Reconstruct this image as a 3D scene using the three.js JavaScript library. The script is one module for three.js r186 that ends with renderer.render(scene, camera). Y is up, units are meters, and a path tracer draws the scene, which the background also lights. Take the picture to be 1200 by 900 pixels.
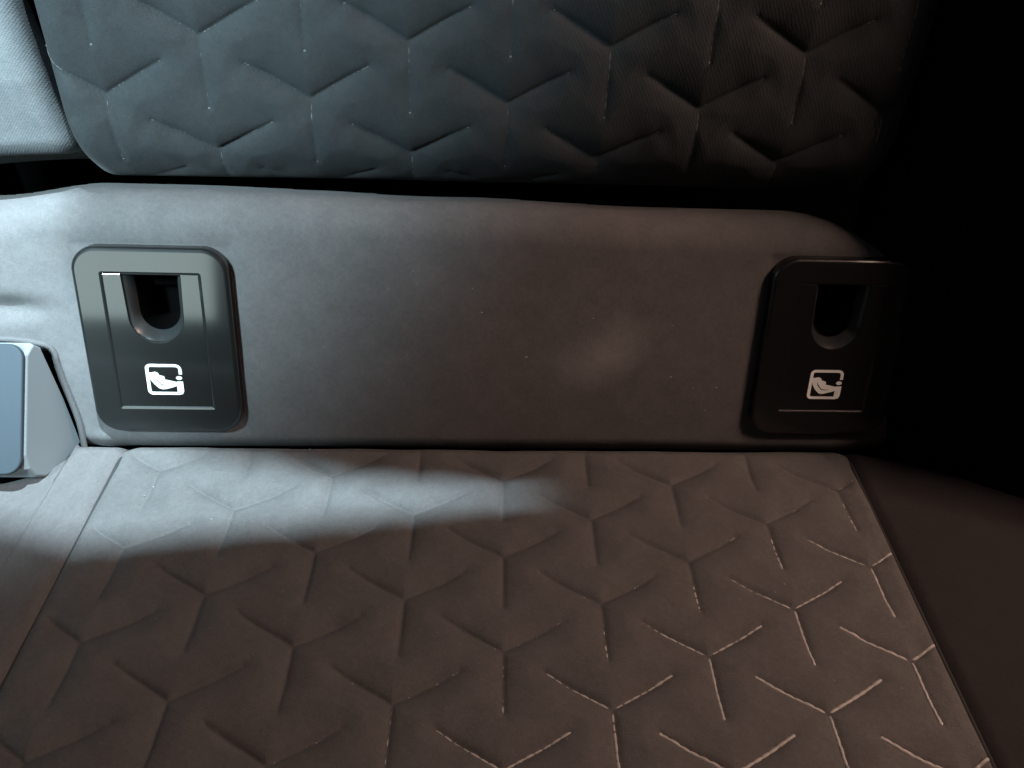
import * as THREE from 'three';
import { mergeGeometries } from 'three/addons/utils/BufferGeometryUtils.js';
import { RoundedBoxGeometry } from 'three/addons/geometries/RoundedBoxGeometry.js';
import { RectAreaLightUniformsLib } from 'three/addons/lights/RectAreaLightUniformsLib.js';

// ---------------------------------------------------------------- camera, light, exposure
// Frame of the place: x along the bench, y up, z towards the front of the car; the crease
// between cushion and backrest runs along z = 0, y = 0.
const W = 1024, H = 768;
const scene = new THREE.Scene();
scene.background = new THREE.Color(0x000000);
const camera = new THREE.PerspectiveCamera(48.46, W / H, 0.01, 20);
camera.position.set(-0.0181, 0.2509, 0.2833);
camera.rotation.set(-0.64872, -0.07701, 0.0588, 'YXZ');
camera.updateMatrixWorld(true);

const renderer = new THREE.WebGLRenderer({ antialias: true });
renderer.setSize(W, H);
renderer.toneMapping = THREE.LinearToneMapping;
renderer.toneMappingExposure = 1;
renderer.shadowMap.enabled = true;
RectAreaLightUniformsLib.init();

// daylight wedge on the seat: spot placed overhead, cut by the added roof mask
const SPOT_AT = new THREE.Vector3(0.1, 1.33, 0.28);
const wedgeLight = new THREE.SpotLight(new THREE.Color().setRGB(0.65, 0.89, 1.0), 32, 0, 0.42, 0.15, 2);
wedgeLight.name = 'wedge_daylight';
wedgeLight.position.copy(SPOT_AT);
wedgeLight.target.position.set(-0.1, 0.05, 0);
wedgeLight.castShadow = true;
wedgeLight.shadow.radius = 0.36;
scene.add(wedgeLight, wedgeLight.target);

// added soft area light, low at the front left, for the cover reflections
const frontLight = new THREE.RectAreaLight(new THREE.Color().setRGB(0.80, 1.0, 0.98), 6.0, 0.62, 0.5);
frontLight.name = 'added_low_fill';
frontLight.position.set(-0.356, 0.116, 0.94);
frontLight.lookAt(-0.2, 0.08, 0);
frontLight.rotateZ(-0.534);
scene.add(frontLight);

// added cool area light, high at the front left, for broad soft fill
const upperLight = new THREE.RectAreaLight(new THREE.Color().setRGB(0.64, 0.90, 1.0), 800, 0.07, 0.25);
upperLight.name = 'added_upper_fill';
upperLight.position.set(-0.5, 0.68, 0.72);
upperLight.lookAt(-0.15, 0.08, 0);
scene.add(upperLight);

// warm interior lamp in the roof
const LAMP_AT = new THREE.Vector3(0.42, 0.5, 0.145);
const roofLight = new THREE.RectAreaLight(new THREE.Color().setRGB(1.0, 0.67, 0.52), 88, 0.2, 0.06);
roofLight.name = 'roof_lamp_light';
roofLight.position.copy(LAMP_AT);
roofLight.lookAt(0.1, 0, 0.12);
scene.add(roofLight);

// ---------------------------------------------------------------- helpers
let seed = 7;
const rnd = () => { seed = (seed * 1664525 + 1013904223) >>> 0; return seed / 4294967296; };
const V = (x, y, z) => new THREE.Vector3(x, y, z);
const clamp = (x, a = 0, b = 1) => Math.min(b, Math.max(a, x));
const sstep = (a, b, x) => { const t = clamp((x - a) / (b - a)); return t * t * (3 - 2 * t); };
const mix = (a, b, t) => a + (b - a) * t;
const hash = (i, j) => { let n = (i * 374761393 + j * 668265263) | 0; n = Math.imul(n ^ (n >>> 13), 1274126177); return ((n ^ (n >>> 16)) >>> 0) / 4294967296; };
function noise(x, y) {
  const i = Math.floor(x), j = Math.floor(y), u = x - i, v = y - j, a = u * u * (3 - 2 * u), b = v * v * (3 - 2 * v);
  return mix(mix(hash(i, j), hash(i + 1, j), a), mix(hash(i, j + 1), hash(i + 1, j + 1), a), b) - 0.5;
}
const fbm = (x, y) => noise(x, y) + 0.5 * noise(x * 2.1 + 9, y * 2.1 + 4) + 0.25 * noise(x * 4.3 + 2, y * 4.3 + 7);
const counts = {};
function numbered(name) { const n = counts[name] = (counts[name] ?? -1) + 1; return n ? name + '_' + String(n).padStart(3, '0') : name; }
function thing(name, label, category, group) {
  const o = new THREE.Group(); o.name = numbered(name); scene.add(o);
  o.userData = { label, category }; if (group) o.userData.group = group;
  return o;
}
function part(name, geometry, material, parent, label) {
  const m = new THREE.Mesh(geometry, material); m.name = name; m.castShadow = m.receiveShadow = true;
  if (label) m.userData.label = label;
  parent.add(m); return m;
}
// a surface from f(u, v) -> Vector3 over uv given in metres; keep(u, v) drops cells
function sheet(u0, u1, v0, v1, du, dv, f, keep, uvOf, tint) {
  const nu = Math.max(1, Math.round((u1 - u0) / du)), nv = Math.max(1, Math.round((v1 - v0) / dv));
  const pos = [], uv = [], idx = [], col = [];
  for (let j = 0; j <= nv; j++) for (let i = 0; i <= nu; i++) {
    const u = mix(u0, u1, i / nu), v = mix(v0, v1, j / nv), p = f(u, v);
    pos.push(p.x, p.y, p.z);
    if (tint) { const c = tint(u, v); col.push(c, c, c); }
    const q = uvOf ? uvOf(u, v) : [u, v];
    uv.push(q[0] / TILE, q[1] / TILE);
  }
  for (let j = 0; j < nv; j++) for (let i = 0; i < nu; i++) {
    const u = mix(u0, u1, (i + 0.5) / nu), v = mix(v0, v1, (j + 0.5) / nv);
    if (keep && !keep(u, v)) continue;
    const a = j * (nu + 1) + i, b = a + 1, c = a + nu + 1, d = c + 1;
    idx.push(a, b, d, a, d, c);
  }
  const g = new THREE.BufferGeometry();
  g.setAttribute('position', new THREE.Float32BufferAttribute(pos, 3));
  g.setAttribute('uv', new THREE.Float32BufferAttribute(uv, 2));
  if (tint) g.setAttribute('color', new THREE.Float32BufferAttribute(col, 3));
  g.setIndex(idx); g.computeVertexNormals();
  return g;
}
const tube = (pts, r, seg, sides = 6) => new THREE.TubeGeometry(new THREE.CatmullRomCurve3(pts, false, 'centripetal'), seg, r, sides, false);

// ---------------------------------------------------------------- materials
const TILE = 0.064;                                     // metres covered by one fabric texture
function dataTexture(n, f, srgb) {
  const d = new Uint8Array(n * n * 4);
  for (let y = 0; y < n; y++) for (let x = 0; x < n; x++) {
    const c = f(x, y); const o = (y * n + x) * 4;
    for (let k = 0; k < 3; k++) d[o + k] = clamp(Array.isArray(c) ? c[k] : c) * 255;
    d[o + 3] = 255;
  }
  const t = new THREE.DataTexture(d, n, n, THREE.RGBAFormat);
  t.wrapS = t.wrapT = THREE.RepeatWrapping; t.magFilter = THREE.LinearFilter; t.minFilter = THREE.LinearMipmapLinearFilter; t.generateMipmaps = true;
  if (srgb) t.colorSpace = THREE.SRGBColorSpace;
  t.needsUpdate = true; return t;
}
const wrapNoise = (x, y, n, cells) => {                 // noise that tiles
  const s = cells / n, X = x * s, Y = y * s, i = Math.floor(X), j = Math.floor(Y), u = X - i, v = Y - j, a = u * u * (3 - 2 * u), b = v * v * (3 - 2 * v), h = (p, q) => hash((p % cells) + cells * 31, (q % cells) + cells * 17);
  return mix(mix(h(i, j), h(i + 1, j), a), mix(h(i, j + 1), h(i + 1, j + 1), a), b) - 0.5;
};
const NT = 768;
const weave = (pitch, twill) => (x, y) => {
  const c = NT / pitch;                                  // pixels per thread pair
  const wob = 0.35 * wrapNoise(x, y, NT, 24);
  const a = x / c + wob, b = y / c + wob * 0.7;
  const row = Math.floor(b * 2);
  const over = twill ? Math.sin(Math.PI * 2 * (a + row * 0.25)) : Math.sin(Math.PI * 2 * (a + (row % 2) * 0.5));
  const thread = Math.abs(Math.sin(Math.PI * 2 * b));
  return 0.5 + 0.2 * over * (0.4 + 0.6 * thread) + 0.12 * (thread - 0.5) + 0.25 * wrapNoise(x, y, NT, 192) + 0.2 * wrapNoise(x, y, NT, 96);
};
const twillBump = dataTexture(NT, weave(48, true)), plainBump = dataTexture(NT, weave(60, false));
const brushed = dataTexture(NT, (x, y) => 0.5 + 0.45 * wrapNoise(x, y, NT, 256) + 0.35 * wrapNoise(x, y, NT, 128) + 0.25 * wrapNoise(x, y, NT, 48));
const mottle = dataTexture(NT, (x, y) => {
  const v = 0.92 + 0.07 * wrapNoise(x, y, NT, 256) + 0.04 * wrapNoise(x, y, NT, 128) + 0.05 * wrapNoise(x, y, NT, 40) + 0.05 * wrapNoise(x, y, NT, 9);
  return [v, v, v];
}, true);
function cloth(r, g, b, bump, depth, sheen = 0.25) {
  return new THREE.MeshPhysicalMaterial({ color: new THREE.Color().setRGB(r, g, b), roughness: 0.92, map: mottle, bumpMap: bump, bumpScale: depth, sheen, sheenRoughness: 0.6, sheenColor: new THREE.Color(0.5, 0.5, 0.5), specularIntensity: 0.4, side: THREE.DoubleSide });
}
const M = {
  seatCloth: cloth(0.105, 0.1, 0.1, brushed, 0.00016),
  seatSide: cloth(0.115, 0.107, 0.108, brushed, 0.00016),
  seatSideShade: cloth(0.022, 0.019, 0.02, brushed, 0.00016, 0.1),  // darker copy of the side cloth; shade on the right put into its colour
  panelCloth: cloth(0.1, 0.097, 0.1, brushed, 0.0001),
  panelMarked: Object.assign(cloth(0.115, 0.11, 0.112, plainBump, 0.00006), { vertexColors: true }),
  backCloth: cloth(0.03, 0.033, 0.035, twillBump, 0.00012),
  bolsterCloth: cloth(0.105, 0.109, 0.114, plainBump, 0.00016),
  shadeBlackCloth: Object.assign(cloth(0.003, 0.003, 0.0033, brushed, 0.0001, 0), { specularIntensity: 0.1 }),  // near-black bolster cloth, deep shade on the right put into its colour
  thread: new THREE.MeshPhysicalMaterial({ color: new THREE.Color().setRGB(0.36, 0.33, 0.31), roughness: 0.5, specularIntensity: 0.8 }),
  darkThread: new THREE.MeshPhysicalMaterial({ color: new THREE.Color().setRGB(0.08, 0.08, 0.08), roughness: 0.6 }),
  seam: new THREE.MeshStandardMaterial({ color: new THREE.Color().setRGB(0.02, 0.019, 0.019), roughness: 0.95 }),
  gloss: new THREE.MeshPhysicalMaterial({ color: new THREE.Color().setRGB(0.0065, 0.007, 0.0072), roughness: 0.42, specularIntensity: 0.35, clearcoat: 1, clearcoatRoughness: 0.09 }),
  funnelRim: new THREE.MeshPhysicalMaterial({ color: new THREE.Color().setRGB(0.03, 0.032, 0.033), roughness: 0.32, side: THREE.DoubleSide }),  // paler than the deep funnel: light on the chamfer put into its colour
  funnel: new THREE.MeshPhysicalMaterial({ color: new THREE.Color().setRGB(0.003, 0.003, 0.003), roughness: 0.3, specularIntensity: 0.6, side: THREE.DoubleSide }),  // near black: shade of the deep recess put into its colour
  recessShade: new THREE.MeshPhysicalMaterial({ color: new THREE.Color().setRGB(0.0012, 0.0012, 0.0012), roughness: 1, specularIntensity: 0.05, side: THREE.DoubleSide }),  // near black, standing in for the shade in gaps and recesses
  print: new THREE.MeshStandardMaterial({ color: new THREE.Color().setRGB(0.85, 0.87, 0.86), roughness: 0.6 }),
  buckleGrey: new THREE.MeshPhysicalMaterial({ color: new THREE.Color().setRGB(0.15, 0.163, 0.172), roughness: 0.45 }),
  buckleBlue: new THREE.MeshPhysicalMaterial({ color: new THREE.Color().setRGB(0.03, 0.038, 0.047), roughness: 0.65, specularIntensity: 0.3 }),
  buckleDark: new THREE.MeshStandardMaterial({ color: new THREE.Color().setRGB(0.02, 0.022, 0.026), roughness: 0.6 }),
  lint: new THREE.MeshStandardMaterial({ color: new THREE.Color().setRGB(0.16, 0.16, 0.155), roughness: 0.9 }),
  trim: new THREE.MeshStandardMaterial({ color: new THREE.Color().setRGB(0.02, 0.02, 0.022), roughness: 0.8 }),
  lens: new THREE.MeshStandardMaterial({ color: new THREE.Color().setRGB(0.8, 0.75, 0.7), roughness: 0.6, emissive: new THREE.Color().setRGB(1.0, 0.76, 0.6), emissiveIntensity: 3 }),
};

// ---------------------------------------------------------------- quilting: three-armed Y motifs on a triangular lattice
const ARM = 0.0248, ARMS = [[0.866, -0.5], [-0.866, -0.5], [0, 1]];     // towards the viewer = +b
function lattice(px, pz, x0, z0, th, inside) {
  const out = [];
  for (let j = -9; j <= 9; j++) for (let i = -8; i <= 10; i++) {
    const a = x0 + px * (i + 0.5 * j), b = z0 + pz * j;
    const c = Math.cos(th), s = Math.sin(th), x = a * c - b * s, y = a * s + b * c;
    if (inside(x, y)) out.push({ x, y, arms: ARMS.map(([dx, dy]) => [dx * c - dy * s, dx * s + dy * c]) });
  }
  return out;
}
function quiltDepth(ys, crease, dimple, wCrease, wDimple, stem, steep = 1) {
  return (x, y) => {
    let c = 0, d = 0;
    for (const m of ys) {
      const ex = x - m.x, ey = y - m.y;
      if (ex * ex + ey * ey > 0.0021) continue;
      for (let k = 0; k < 3; k++) {
        const [ax, ay] = m.arms[k], f = k === 2 ? stem : 1, t = clamp(ex * ax + ey * ay, 0, ARM), qx = ex - ax * t, qy = ey - ay * t, q = Math.hypot(qx, qy);
        c = Math.max(c, Math.exp(-((q / wCrease) ** 1.6)) * (0.4 + 0.6 * f));
        const raw = ex * ax + ey * ay, side = k === 0 ? ey * ax - ex * ay : ex * ay - ey * ax, lee = sstep(-0.0004, 0.0006, side) * sstep(0, 0.006, raw) * sstep(ARM + 0.003, ARM - 0.003, raw);      // the far side of a crease rises more steeply
        d = Math.max(d, f * Math.exp(-q / (wDimple * mix(1, steep, lee))) * (0.55 + 0.45 * sstep(1, 0.6, t / ARM)));
      }
    }
    return -(crease * c + dimple * d);
  };
}
function stitches(ys, at, radius, material, parent, lift, wander = 0, tip = 1.2, skip = null, from = 0.06) {
  const NP = 7;
  for (const m of ys) {
    const gs = [];
    for (const [ax, ay] of m.arms) {
      const gap = ARM * (1 - from) / NP, at2 = (t, l) => at(m.x + ax * t, m.y + ay * t, l);
      for (let k = 0; k < NP; k++) {
        if (skip && skip(m.x + ax * ARM * (from + (1 - from) * (k + 1) / NP), m.y + ay * ARM * (k + 1) / NP)) continue;                                            // one short sewn stitch after another, ends pulled into the cloth
        const t0 = ARM * from + gap * k, l = lift + wander * (rnd() - 0.6), e = gap * 0.5;
        gs.push(tube([at2(t0 - e * 0.08, l - radius * 0.4), at2(t0 + e * 0.4, l), at2(t0 + e, l + radius * 0.15), at2(t0 + e * 1.6, l), at2(t0 + e * 2.08, l - radius * 0.4)], radius * (0.9 + 0.2 * rnd()), 5, 5));
      }
      const pts = { [NP]: at2(ARM, lift - 0.0002) };
      if (skip && skip(m.x + ax * ARM, m.y + ay * ARM)) continue;
      const e = new THREE.SphereGeometry(radius * tip, 6, 4); const p = pts[NP]; e.translate(p.x, p.y, p.z); gs.push(e);
    }
    part(numberedIn(parent, 'quilt_stitch'), mergeGeometries(gs), material, parent);
  }
}
function numberedIn(parent, name) { const n = parent.children.filter((c) => c.name.startsWith(name)).length; return n ? name + '_' + String(n).padStart(3, '0') : name; }

// ---------------------------------------------------------------- seat cushion
const SEAM_L = (z) => -0.1612 - 0.03 * z, SEAM_R = (z) => 0.157 - 0.035 * z;
const seatYs = lattice(0.0721, 0.02135, -0.1067, 0.0829, 0.034, (x, z) => x > -0.2 && x < 0.19 && z > -0.03 && z < 0.25);
const seatQuilt = quiltDepth(seatYs, 0.0006, 0.0032, 0.0010, 0.0065, 0.8);
const backDrop = (z) => (z < 0.004 ? -0.5 * (0.004 - z) - 40 * (0.004 - z) ** 2 : 0);
function seatHeight(x, z) {
  const edge = Math.min(x - SEAM_L(z), SEAM_R(z) - x);
  const roll = edge < 0.006 ? -0.0022 * (1 - edge / 0.006) ** 2 : 0;
  return 0.0012 + roll + seatQuilt(x, z) * sstep(-0.004, 0.012, z) * sstep(0.0, 0.007, edge) + backDrop(z) + 0.0007 * fbm(x * 22, z * 22) + 0.0003 * noise(x * 90, z * 90);
}
const cushion = thing('rear_seat_cushion', 'brown grey quilted bench seat cushion in the lower half, with smooth side panels', 'seat cushion');
const seatPanel = part('quilted_panel', sheet(0, 1, -0.02, 0.235, 1 / 430, 0.0007, (s, z) => {
  const x = mix(SEAM_L(z), SEAM_R(z), s); return V(x, seatHeight(x, z), z);
}, null, (s, z) => [mix(-0.161, 0.155, s), z]), M.seatCloth, cushion, 'quilted cloth seat centre with three-armed stitched motifs');
const onSeat = (x, z, l) => V(x, seatHeight(x, z) + l, z);
stitches(seatYs.filter((m) => m.x > SEAM_L(m.y) + 0.004 && m.x < SEAM_R(m.y) - 0.002 && m.y > 0.0 && m.y < 0.225), (x, z, l) => {
  const xx = clamp(x, SEAM_L(z) + 0.001, SEAM_R(z) - 0.001), zz = Math.max(z, -0.004);
  return onSeat(xx, zz, l + 0.0014 * sstep(0.1, 0.36, x * 0.7 + 0.1 + (z - 0.03) * 1.25));
}, 0.0007, M.thread, seatPanel, -0.00105, 0.0003, 1.2, (x, z) => x > SEAM_R(z) - 0.001 || x < SEAM_L(z) + 0.001 || z < 0);
// left side panel, cut away round the buckle
const seatBackEdge = (x) => (x > -0.181 ? -0.02 : 0.0022 + 0.0216 * Math.pow(clamp((-0.181 - x) / 0.02), 0.45));
part('side_panel', sheet(-0.33, 0, 0, 1, 0.0009, 1 / 220, (s, v) => {
  const z0 = seatBackEdge(mix(-0.33, -0.1612, 1 + s / 0.33)), z = mix(z0, 0.235, v), x = mix(-0.33, SEAM_L(z), 1 + s / 0.33);
  const e = SEAM_L(z) - x, roll = e < 0.005 ? -0.0022 * (1 - e / 0.005) ** 2 : 0;
  const lip = x < -0.181 && z - z0 < 0.004 ? -0.0035 * (1 - (z - z0) / 0.004) ** 2 : 0;
  return V(x, 0.0014 + roll + lip + (x > -0.181 ? backDrop(z) : 0) + 0.0008 * fbm(x * 25, z * 18) + 0.006 * sstep(0.02, 0.12, e), z);
}, null, (s, v) => [s, v * 0.235]), M.seatSide, cushion, 'smooth cloth side strip beside the buckle');
// right side panel, falling away towards the door
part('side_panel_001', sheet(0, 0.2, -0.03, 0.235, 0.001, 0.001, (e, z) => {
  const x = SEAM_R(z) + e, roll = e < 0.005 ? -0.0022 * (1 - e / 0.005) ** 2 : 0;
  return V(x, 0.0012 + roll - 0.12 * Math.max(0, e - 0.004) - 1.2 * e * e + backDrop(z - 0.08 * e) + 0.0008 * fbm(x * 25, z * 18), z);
}), M.seatSideShade, cushion, 'smooth cloth side strip on the right, its shade painted into a darker colour');
for (const [S, o] of [[SEAM_L, 0], [SEAM_R, 0]]) {
  const pts = []; for (let k = 0; k <= 24; k++) { const z = mix(0.0, 0.233, k / 24); pts.push(V(S(z) + o, -0.0012 + backDrop(z), z)); }
  part(numberedIn(cushion, 'seam'), tube(pts, 0.0009, 60), M.seam, cushion);
}
part('cushion_base', (() => { const g = new RoundedBoxGeometry(0.5, 0.09, 0.225, 3, 0.006); g.translate(0.0, -0.078, 0.12); return g; })(), M.seam, cushion);

// ---------------------------------------------------------------- backrest
const LEAN = 0.23859, cL = Math.cos(LEAN), sL = Math.sin(LEAN);
const onPanel = (x, t, n) => V(x, t * cL + n * sL, -t * sL + n * cL);
const PLATE = { w: 0.06038, h: 0.07989, t0: 0.00816, x: [-0.14, 0.14] };
const backrest = thing('rear_seat_backrest', 'dark rear seat backrest with quilted upper half and plain lower band holding two black covers', 'backrest');
// lower band, with a faint cloudy dust mark rubbed into its cloth
const dusty = (x, t) => {
  const a = (x - 0.04) * 0.85 + (t - 0.043) * 0.5, b = (t - 0.043) * 0.85 - (x - 0.04) * 0.5;
  const d = Math.hypot(a / 0.021, b / 0.012) + 0.5 * fbm(x * 60, t * 60);
  return 1 + 0.75 * sstep(1.45, 0.1, d) + 0.16 * fbm(x * 18 + 2, t * 18);
};
const PR = 0.014, topT = (x) => 0.106 + 0.002 * sstep(-0.02, -0.12, x) - 0.006 * sstep(-0.16, -0.205, x) - 0.011 * sstep(0.115, 0.178, x) - 0.002 * sstep(-0.02, 0.06, x);
function panelAt(x, v) {                                                       // v: arc length up the cloth, round the top edge and back
  const over = v - (topT(x) - PR);
  if (over <= 0) return onPanel(x, v, panelOut(x, v));
  const a = Math.min(over / PR, Math.PI / 2), back = Math.max(0, over - PR * Math.PI / 2), d = panelOut(x, topT(x) - PR + over * 0.5);
  return onPanel(x, topT(x) - PR + PR * Math.sin(a) + d * Math.sin(a), -PR * (1 - Math.cos(a)) - back + d * Math.cos(a));
}
const inPocket = (x, t) => t < 0.0478 && x < -0.1788 - 0.005 * sstep(0.005, 0.042, t) - 0.02 * sstep(0.041, 0.0478, t);
function panelOut(x, t) {
  let n = 0.0006 * fbm(x * 16 + 3, t * 20) + 0.00025 * noise(x * 70, t * 70);
  const right = x - 0.152 + 0.02 * sstep(0.055, 0.104, t);
  if (right > 0) n -= 9 * right * right;
  if (t < 0.005) n -= 0.0022 * ((0.005 - t) / 0.005) ** 2;
  for (const px of PLATE.x) {                                                  // the cloth is pulled in under the rim of each cover
    const dx = Math.abs(x - px) - PLATE.w / 2, dt = Math.abs(t - PLATE.t0 - PLATE.h / 2) - PLATE.h / 2, d = Math.hypot(Math.max(dx, 0), Math.max(dt, 0));
    n -= 0.0016 * Math.exp(-d / 0.0035);
  }
  n -= 0.0035 * Math.exp(-(((x + 0.2) / 0.014) ** 2 + ((t - 0.061) / 0.0045) ** 2));   // fold over the buckle
  n += 0.0012 * Math.exp(-(((x + 0.17) / 0.006) ** 2)) * sstep(0.06, 0.03, t);
  return n;
}
part('lower_panel', sheet(-0.3, 0.21, -0.012, 0.16, 0.001, 0.001, panelAt, (x, t) => !inPocket(x, t) && t < topT(x) + 0.014 && !PLATE.x.some((px) => Math.abs(x - px) < 0.022 && Math.abs(t - 0.049) < 0.032), null, dusty), M.panelMarked, backrest, 'plain cloth lower band of the backrest');
// welt round the buckle opening
{
  const pts = [];
  for (let k = 0; k <= 16; k++) { const t = mix(-0.004, 0.0415, k / 16); pts.push(onPanel(-0.1788 - 0.005 * sstep(0.005, 0.042, t), t, 0.0002)); }
  for (const [x, t] of [[-0.1852, 0.0445], [-0.19, 0.0465], [-0.198, 0.0478], [-0.21, 0.0482], [-0.25, 0.0485], [-0.3, 0.0485]]) pts.push(onPanel(x, t, 0.0002));
  part('pocket_rim', tube(pts, 0.0013, 90, 8), M.panelCloth, backrest, 'rolled cloth edge of the buckle opening');
}
part('pocket_lining', sheet(-0.3, -0.17, -0.03, 0.06, 0.01, 0.01, (x, t) => onPanel(x, t, -0.02)), M.recessShade, backrest);
// quilted insert
const backYs = lattice(0.0721, 0.0212, -0.1096, -0.1635, 0.0, (x, y) => x > -0.2 && x < 0.2 && y < -0.095 && y > -0.33);
const backQuilt = quiltDepth(backYs, 0.0005, 0.0038, 0.0009, 0.0075, 0.4, 0.6);
const BASE = 0.1333;
function backBase(x, s) {                                                     // s runs up the cloth; s = 0 where it starts to roll under
  const z0 = -0.031 - 0.0198 * x, R = 0.028;
  let y, z, ny, nz;
  if (s < 0) { const a = Math.min(-s / R, Math.PI / 2), extra = Math.max(0, -s - R * Math.PI / 2); y = -R * Math.sin(a); z = z0 - R * (1 - Math.cos(a)) - extra; ny = -Math.sin(a); nz = Math.cos(a); }
  else { const k = Math.max(0, s - 0.05); y = s; z = z0 - 0.9 * k * k; ny = 0; nz = 1; }
  return [V(x, y + BASE, z), V(0, ny, nz)];
}
const INS = { l: -0.1685, r: 0.158 };
function onBack(x, s, l) {
  const [p, n] = backBase(x, s), edge = Math.min(x - INS.l, INS.r - x);
  const roll = edge < 0.016 ? -0.02 * (1 - edge / 0.016) ** 2.6 : 0, q = sstep(0.002, 0.016, edge);
  const yy = s + BASE;
  return p.addScaledVector(n, 0.0035 + roll + q * backQuilt(x, -yy) * sstep(-0.033, -0.012, s) + 0.0008 * fbm(x * 14 + 5, s * 14) + l);
}
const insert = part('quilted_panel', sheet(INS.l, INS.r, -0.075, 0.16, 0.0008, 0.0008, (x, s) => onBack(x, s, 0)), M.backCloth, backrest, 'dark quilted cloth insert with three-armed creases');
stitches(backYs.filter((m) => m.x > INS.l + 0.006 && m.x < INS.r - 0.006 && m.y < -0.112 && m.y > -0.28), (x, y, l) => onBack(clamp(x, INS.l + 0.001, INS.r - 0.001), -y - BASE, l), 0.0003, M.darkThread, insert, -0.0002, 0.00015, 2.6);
// left bolster
part('side_panel', sheet(-0.16, 0.0, -0.012, 0.19, 0.001, 0.001, (e, q) => {
  // e: distance left of the edge (negative), q: height over the lower edge
  const xe = -0.1605 - 0.235 * q, ye = 0.1155 + 0.05 * e, r = 0.009;
  const back = (d) => (d < r ? r - Math.sqrt(Math.max(0, r * r - (r - d) ** 2)) : 0);
  const z = -0.029 - back(-e) * 1.6 - back(q) * 1.3 - (q < 0 ? 0.01 - q : 0) - 0.18 * Math.max(0, q - 0.03) + 0.03 * sstep(-0.02, -0.16, e);
  return V(xe + e, ye + q, z + 0.0007 * fbm(e * 20, q * 20));
}), M.bolsterCloth, backrest, 'brightly lit woven cloth bolster at the upper left');
// right bolster; its deep shade is put into the near-black cloth colour
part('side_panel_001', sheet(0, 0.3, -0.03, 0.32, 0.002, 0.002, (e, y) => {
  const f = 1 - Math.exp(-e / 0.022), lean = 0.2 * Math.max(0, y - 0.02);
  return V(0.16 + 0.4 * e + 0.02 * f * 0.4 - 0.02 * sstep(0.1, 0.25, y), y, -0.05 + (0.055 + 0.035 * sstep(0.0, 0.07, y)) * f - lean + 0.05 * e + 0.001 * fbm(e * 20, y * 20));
}), M.shadeBlackCloth, backrest, 'side of the backrest at the right, with its deep shade painted near black');
part('back_board', (() => { const g = new RoundedBoxGeometry(0.62, 0.34, 0.02, 2, 0.004); g.translate(0.02, 0.14, -0.115); return g; })(), M.recessShade, backrest);

// ---------------------------------------------------------------- child seat anchor covers
function rounded(shape, x0, y0, x1, y1, r) {
  shape.moveTo(x0 + r, y0); shape.lineTo(x1 - r, y0); shape.absarc(x1 - r, y0 + r, r, -Math.PI / 2, 0); shape.lineTo(x1, y1 - r); shape.absarc(x1 - r, y1 - r, r, 0, Math.PI / 2);
  shape.lineTo(x0 + r, y1); shape.absarc(x0 + r, y1 - r, r, Math.PI / 2, Math.PI); shape.lineTo(x0, y0 + r); shape.absarc(x0 + r, y0 + r, r, Math.PI, Math.PI * 1.5); return shape;
}
const U = { w: 0.0110, top: 0.0772, deep: 0.0290, r: 0.0098 };               // half width, top edge, depth of the U notch
function uOutline(half, bottom, top, n = 18) {                                 // left top -> round the bottom -> right top
  const p = [new THREE.Vector2(-half * 1.06, top)];
  for (let k = 0; k <= n; k++) { const a = Math.PI + Math.PI * k / n; p.push(new THREE.Vector2(half * Math.cos(a), bottom + half * 1.02 + half * 1.02 * Math.sin(a))); }
  p.push(new THREE.Vector2(half * 1.06, top)); return p;
}
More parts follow.
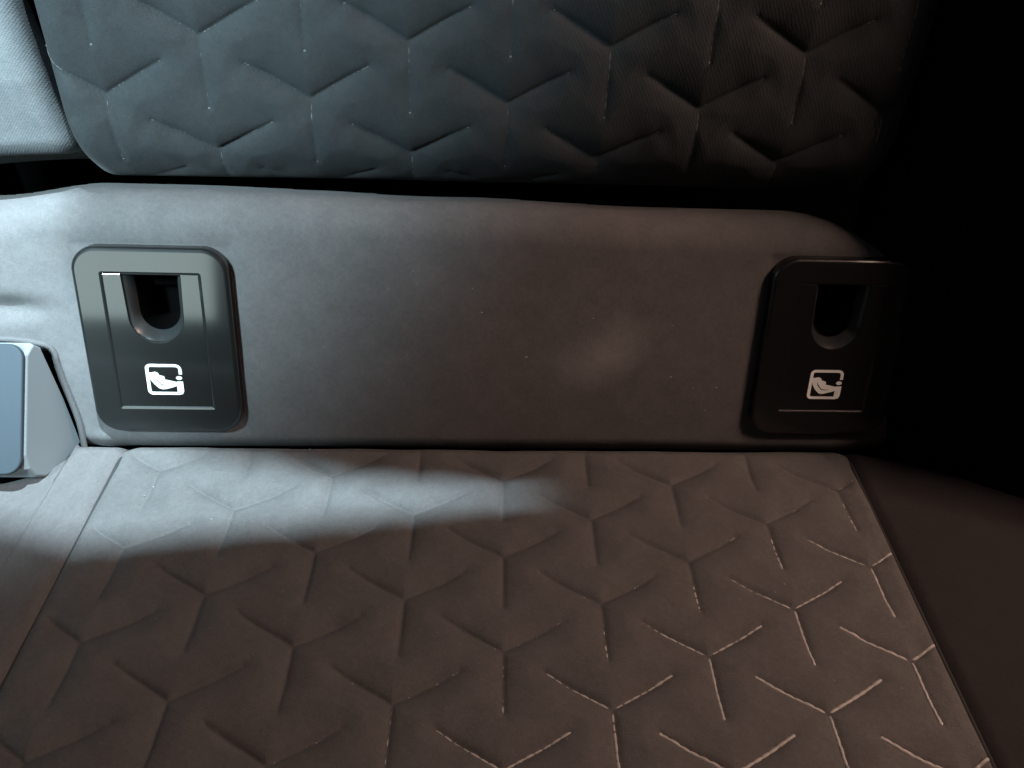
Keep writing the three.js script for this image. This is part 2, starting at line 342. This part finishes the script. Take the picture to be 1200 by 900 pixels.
function makeCover(label) {
  const t = thing('anchor_cover', label, 'anchor cover', 'child seat anchor covers in the backrest');
  const hw = PLATE.w / 2, f0 = 0.0199 - PLATE.t0, f1 = f0 + 0.05757, fw = 0.03743 / 2, g = 0.0009;
  const outer = rounded(new THREE.Shape(), -hw + 0.0016, 0.0016, hw - 0.0016, PLATE.h - 0.0016, 0.0085);
  outer.holes.push(rounded(new THREE.Path(), -fw - g, f0 - g, fw + g, f1 + g, 0.0012));
  const frame = new THREE.ExtrudeGeometry(outer, { depth: 0.0034, bevelEnabled: true, bevelSize: 0.0016, bevelThickness: 0.0016, bevelSegments: 4, curveSegments: 10 });
  part('bezel', frame, M.gloss, t);
  const notch = uOutline(U.w, f1 - U.deep, f1 - 0.0004);
  const flapShape = new THREE.Shape();
  flapShape.moveTo(-fw + 0.0004, f0 + 0.0004); flapShape.lineTo(fw - 0.0004, f0 + 0.0004); flapShape.lineTo(fw - 0.0004, f1 - 0.0004);
  for (const p of [...notch].reverse()) flapShape.lineTo(p.x, p.y);
  flapShape.lineTo(-fw + 0.0004, f1 - 0.0004); flapShape.closePath();
  const flap = part('flap', (() => { const q = new THREE.ExtrudeGeometry(flapShape, { depth: 0.003, bevelEnabled: true, bevelSize: 0.0004, bevelThickness: 0.0005, bevelSegments: 3, curveSegments: 10 }); q.translate(0, 0, 0.0011); return q; })(), M.gloss, t);
  // funnel: loft of three U outlines going inwards
  const rings = [[U.w + 0.0001, f1 - U.deep, f1, 0.0043], [U.w - 0.0004, f1 - U.deep + 0.0005, f1, 0.0039], [U.w - 0.0016, f1 - U.deep + 0.0019, f1, 0.0022], [U.w - 0.0030, f1 - U.deep + 0.0038, f1, -0.0012], [U.w - 0.0036, f1 - U.deep + 0.0050, f1, -0.007], [U.w - 0.0042, f1 - U.deep + 0.0060, f1, -0.02]].map(([h, b, top, z]) => uOutline(h, b, top, 22).map((p) => V(p.x, p.y, z)));
  const loft = (rs) => {
    const pos = [], idx = [], m = rs[0].length;
    for (const r of rs) for (const p of r) pos.push(p.x, p.y, p.z);
    for (let i = 0; i < rs.length - 1; i++) for (let k = 0; k < m - 1; k++) { const a = i * m + k, b = a + 1, c = a + m, d = c + 1; idx.push(a, c, b, b, c, d); }
    const q = new THREE.BufferGeometry(); q.setAttribute('position', new THREE.Float32BufferAttribute(pos, 3)); q.setIndex(idx); q.computeVertexNormals(); return q;
  };
  part('funnel_rim', loft(rings.slice(0, 4)), M.funnelRim, flap);
  part('guide_funnel', loft(rings.slice(3)), M.funnel, t);
  part('socket', (() => { const q = new THREE.BoxGeometry(0.05, 0.066, 0.001); q.translate(0, 0.04, -0.0175); return q; })(), M.recessShade, t);
  part('anchor_bar', (() => { const q = new THREE.CylinderGeometry(0.003, 0.003, 0.046, 12); q.rotateZ(Math.PI / 2); q.translate(0, f1 - 0.007, -0.0135); return q; })(), M.recessShade, t);
  // printed pictogram: rounded square, baby in a tilted shell, upright with a dot
  const S = 0.0148, X = (x) => (x - 0.5) * S, Y = (y) => f0 + 0.0194 - y * S * 0.93;
  const path = (pts) => { const s = new THREE.Shape(); pts.forEach(([x, y], i) => (i ? s.lineTo(X(x), Y(y)) : s.moveTo(X(x), Y(y)))); s.closePath(); return s; };
  const ring = [], W2 = 0.045;                                                // stroked open outline
  const line = []; const arc = (cx, cy, r, a0, a1) => { for (let k = 0; k <= 6; k++) { const a = mix(a0, a1, k / 6); line.push([cx + r * Math.cos(a), cy - r * Math.sin(a)]); } };
  line.push([0.955, 0.33]); arc(0.825, 0.175, 0.13, 0, Math.PI / 2); arc(0.155, 0.145, 0.1, Math.PI / 2, Math.PI); arc(0.155, 0.855, 0.1, Math.PI, 1.5 * Math.PI); line.push([0.82, 0.955]);
  const side = (k, s) => { const a = line[Math.max(0, k - 1)], b = line[Math.min(line.length - 1, k + 1)], dx = b[0] - a[0], dy = b[1] - a[1], l = Math.hypot(dx, dy); return [line[k][0] - s * W2 * dy / l, line[k][1] + s * W2 * dx / l]; };
  for (let k = 0; k < line.length; k++) ring.push(side(k, 1)); for (let k = line.length - 1; k >= 0; k--) ring.push(side(k, -1));
  const baby = path([[0.06, 0.29], [0.18, 0.27], [0.27, 0.25], [0.345, 0.29], [0.37, 0.36], [0.42, 0.37], [0.5, 0.4], [0.52, 0.46], [0.5, 0.5], [0.58, 0.515], [0.7, 0.545], [0.84, 0.58], [0.84, 0.7], [0.7, 0.755], [0.55, 0.8], [0.42, 0.825], [0.33, 0.79], [0.22, 0.67], [0.13, 0.52]]);
  const slit = new THREE.Path(); [[0.235, 0.4], [0.29, 0.5], [0.4, 0.64], [0.5, 0.675], [0.66, 0.655], [0.52, 0.7], [0.4, 0.68], [0.27, 0.53]].forEach(([x, y], i) => (i ? slit.lineTo(X(x), Y(y)) : slit.moveTo(X(x), Y(y)))); slit.closePath(); baby.holes.push(slit);
  const upright = path([[0.84, 0.56], [1.0, 0.56], [1.0, 0.87], [0.96, 0.97], [0.86, 1.0], [0.82, 1.0], [0.82, 0.7]]);
  const dot = path(Array.from({ length: 16 }, (_, k) => [0.905 + 0.085 * Math.cos(k * Math.PI / 8), 0.445 + 0.062 * Math.sin(k * Math.PI / 8)]));
  const ig = mergeGeometries([path(ring), baby, upright, dot].map((s, k) => { const q = new THREE.ExtrudeGeometry(s, { depth: 0.00008 + k * 0.00002, bevelEnabled: false }); q.translate(0, 0, 0.0046); return q; }));
  part('pictogram', ig, M.print, flap, 'white printed child seat pictogram');
  return t;
}
const coverL = makeCover('glossy black anchor cover with its white pictogram in bright daylight, beside the grey buckle');
const coverR = coverL.clone(); coverR.name = numbered('anchor_cover'); scene.add(coverR);
coverR.userData = { ...coverL.userData, label: 'glossy black anchor cover almost lost in the dark shade on the right' };
[coverL, coverR].forEach((c, i) => {
  c.position.copy(onPanel(PLATE.x[i], PLATE.t0 + 0.0014 * i, -0.0012)); c.rotation.set(-LEAN, 0, 0);
});

// ---------------------------------------------------------------- seat belt buckle in its opening
const buckle = thing('seat_belt_buckle', 'grey seat belt buckle with blue grey face lying in its opening at the left edge', 'buckle');
{
  const taper = (q) => { const at = q.attributes.position; for (let i = 0; i < at.count; i++) { const d = (0.0486 - at.getY(i)) * 0.615 + (0.0024 - at.getZ(i)) * 0.788; at.setX(i, at.getX(i) - 0.0012 + 0.14 * Math.max(0, d)); } q.computeVertexNormals(); };
  const prof = new THREE.Shape();                                             // side view: (z, y)
  const pts = [[0.0, 0.0485], [0.0022, 0.0478], [0.026, 0.0172], [0.0272, 0.0118], [0.0255, 0.0065], [0.0215, 0.0025], [0.013, -0.0005], [0.002, -0.002], [-0.004, -0.002], [-0.0055, 0.02], [-0.0055, 0.046], [-0.003, 0.049]];
  pts.forEach(([z, y], i) => (i ? prof.lineTo(z, y) : prof.moveTo(z, y))); prof.closePath();
  const g = new THREE.ExtrudeGeometry(prof, { depth: 0.05, bevelEnabled: true, bevelSize: 0.0012, bevelThickness: 0.0022, bevelSegments: 5 });
  g.rotateY(-Math.PI / 2); g.translate(-0.1886, 0, 0);
  taper(g);                        // (z, y, depth) -> (x = -depth)
  const housing = part('housing', g, M.buckleGrey, buckle, 'pale grey plastic buckle housing');
  // face plate along the sloping front
  const a = V(0, 0.0486, 0.0024), b = V(0, 0.0178, 0.0264), len = a.distanceTo(b), dir = b.clone().sub(a).normalize();
  const f = rounded(new THREE.Shape(), -0.0012, -0.0036, 0.05, len + 0.007, 0.0055);
  const fg = new THREE.ExtrudeGeometry(f, { depth: 0.0012, bevelEnabled: true, bevelSize: 0.0007, bevelThickness: 0.0009, bevelSegments: 3, curveSegments: 8 });
  const nrm = new THREE.Vector3().crossVectors(dir, V(-1, 0, 0)); if (nrm.z < 0) nrm.negate();
  const mtx = new THREE.Matrix4().makeBasis(V(-1, 0, 0), dir, nrm); const fmesh = fg.clone().applyMatrix4(mtx);
  if (mtx.determinant() < 0) { const ix = fmesh.index; if (ix) { for (let i = 0; i < ix.count; i += 3) { const q = ix.getX(i); ix.setX(i, ix.getX(i + 1)); ix.setX(i + 1, q); } } else { for (const k of ['position', 'normal', 'uv']) { const at = fmesh.attributes[k], s = at.itemSize; for (let i = 0; i < at.count; i += 3) for (let c = 0; c < s; c++) { const q = at.array[i * s + c]; at.array[i * s + c] = at.array[(i + 1) * s + c]; at.array[(i + 1) * s + c] = q; } } } }
  fmesh.translate(-0.1888, a.y, a.z); fmesh.translate(nrm.x * 0.0006, nrm.y * 0.0006, nrm.z * 0.0006);
  taper(fmesh);
  part('face_plate', fmesh, M.buckleBlue, buckle, 'flat blue grey front face of the buckle');
}

// ---------------------------------------------------------------- lint
{
  const gs = [];
  for (const [p, r] of [[onSeat(-0.0855, 0.0515, 0.0003), 0.0005], [onSeat(-0.05, 0.018, 0.0003), 0.0005], [onSeat(-0.051, 0.079, 0.0002), 0.0005], [onSeat(-0.025, 0.0985, 0.0003), 0.0006], [onSeat(-0.145, 0.03, 0.0003), 0.0005], [onSeat(-0.095, 0.022, 0.0003), 0.0004], [onPanel(0.083, 0.03, 0.0003), 0.0005]]) {
    const g = new THREE.IcosahedronGeometry(r * 0.6, 0); g.scale(1 + rnd(), 0.6, 0.7 + rnd() * 0.6); g.translate(p.x, p.y, p.z); gs.push(g);
  }
  for (let k = 0; k < 46; k++) {
    const g = new THREE.IcosahedronGeometry(0.00012 + 0.00012 * rnd(), 0), x = mix(-0.15, 0.14, rnd()), q = rnd(), p = k % 3 ? onSeat(x, mix(0.006, 0.14, q), 0.0001) : onPanel(mix(-0.1, 0.1, rnd()), mix(0.012, 0.09, q), 0.0004);
    g.scale(1 + 2.5 * rnd(), 0.7, 0.8 + rnd()); g.rotateY(rnd() * 3); g.translate(p.x, p.y, p.z); gs.push(g);
  }
  const l = new THREE.Mesh(mergeGeometries(gs), M.lint); l.name = 'lint'; l.castShadow = l.receiveShadow = true; scene.add(l);
  l.userData = { label: 'tiny pale specks of lint scattered on the seat cloth', category: 'lint', kind: 'stuff' };
}

// ---------------------------------------------------------------- roof lamp and added light blockers round the bench, outside the frame
{
const roof = thing('added_roof_mask', 'added dark sheet overhead with a cutout that shapes the daylight wedge', 'car roof');
  const yr = 0.8, k = (p) => { const f = (yr - SPOT_AT.y) / (p.y - SPOT_AT.y); return [SPOT_AT.x + (p.x - SPOT_AT.x) * f, -(SPOT_AT.z + (p.z - SPOT_AT.z) * f)]; };
  const open = [V(-0.4, 0, 0.03), V(-0.194, 0, 0.0469), V(-0.16, 0, 0.0577), V(0.029, 0, 0.0297), V(-0.05, 0, 0.0225), V(-0.122, 0, 0.0075), onPanel(-0.145, 0.01, 0), onPanel(-0.172, 0.09, 0), V(-0.172, 0.11, -0.024), V(-0.158, 0.115, -0.024), V(-0.165, 0.18, -0.024), V(-0.18, 0.3, -0.06), V(-0.4, 0.32, -0.06)].map(k);  // outline of the added opening, cut so the spot lands as a wedge
  const s = new THREE.Shape(); s.moveTo(-1.0, -0.9); s.lineTo(0.9, -0.9); s.lineTo(0.9, 0.6); s.lineTo(-1.0, 0.6); s.closePath();
  const hole = new THREE.Path(); open.forEach(([x, y], i) => (i ? hole.lineTo(x, y) : hole.moveTo(x, y))); hole.closePath(); s.holes.push(hole);
  const g = new THREE.ExtrudeGeometry(s, { depth: 0.002, bevelEnabled: false }); g.rotateX(-Math.PI / 2); g.translate(0, yr, 0);
  part('roof_mask_sheet', g, M.trim, roof);
  const front = thing('added_front_blocker', 'added dark panels at the front that keep light off the bench', 'light blocker');
const box = (x0, x1, y0, y1, z0, z1, r) => { const q = new RoundedBoxGeometry(x1 - x0, y1 - y0, z1 - z0, 4, r); q.translate((x0 + x1) / 2, (y0 + y1) / 2, (z0 + z1) / 2); return q; };
  const sb = new THREE.Shape();
  [[-0.2, -0.25], [-0.2, 0.2], [-0.302, 0.24], [-0.292, 0.28], [-0.248, 0.353], [-0.226, 0.4], [-0.17, 0.5], [-0.05, 0.58], [0.45, 0.58], [0.45, -0.25]].forEach(([x, y], i) => (i ? sb.lineTo(x, y) : sb.moveTo(x, y))); sb.closePath();
  const sg = new THREE.ExtrudeGeometry(sb, { depth: 0.03, bevelEnabled: true, bevelSize: 0.003, bevelThickness: 0.004, bevelSegments: 2 }); sg.translate(0, 0, 0.296);
  part('edge_blocker', sg, M.trim, front);  // added blocker, its edge shaped to shade the lower band diagonally
  part('bar_blocker', box(-0.7, -0.12, 0.1, 0.232, 0.252, 0.29, 0.01), M.trim, front);  // added bar that keeps the upper area light off the lower seat
  part('low_blocker', box(-0.7, -0.12, -0.2, 0.027, 0.262, 0.3, 0.008), M.trim, front);  // added low wall that shades the seat from the low area light
  const lamp = thing('roof_lamp', 'small warm interior lamp in the roof of the car', 'lamp');
  const hg = new RoundedBoxGeometry(0.16, 0.02, 0.1, 3, 0.006); hg.translate(LAMP_AT.x, LAMP_AT.y + 0.022, LAMP_AT.z); part('lamp_housing', hg, M.trim, lamp);
  const lg = new RoundedBoxGeometry(0.12, 0.006, 0.06, 2, 0.002); lg.translate(LAMP_AT.x, LAMP_AT.y + 0.009, LAMP_AT.z); part('lens', lg, M.lens, lamp);
}

renderer.render(scene, camera);
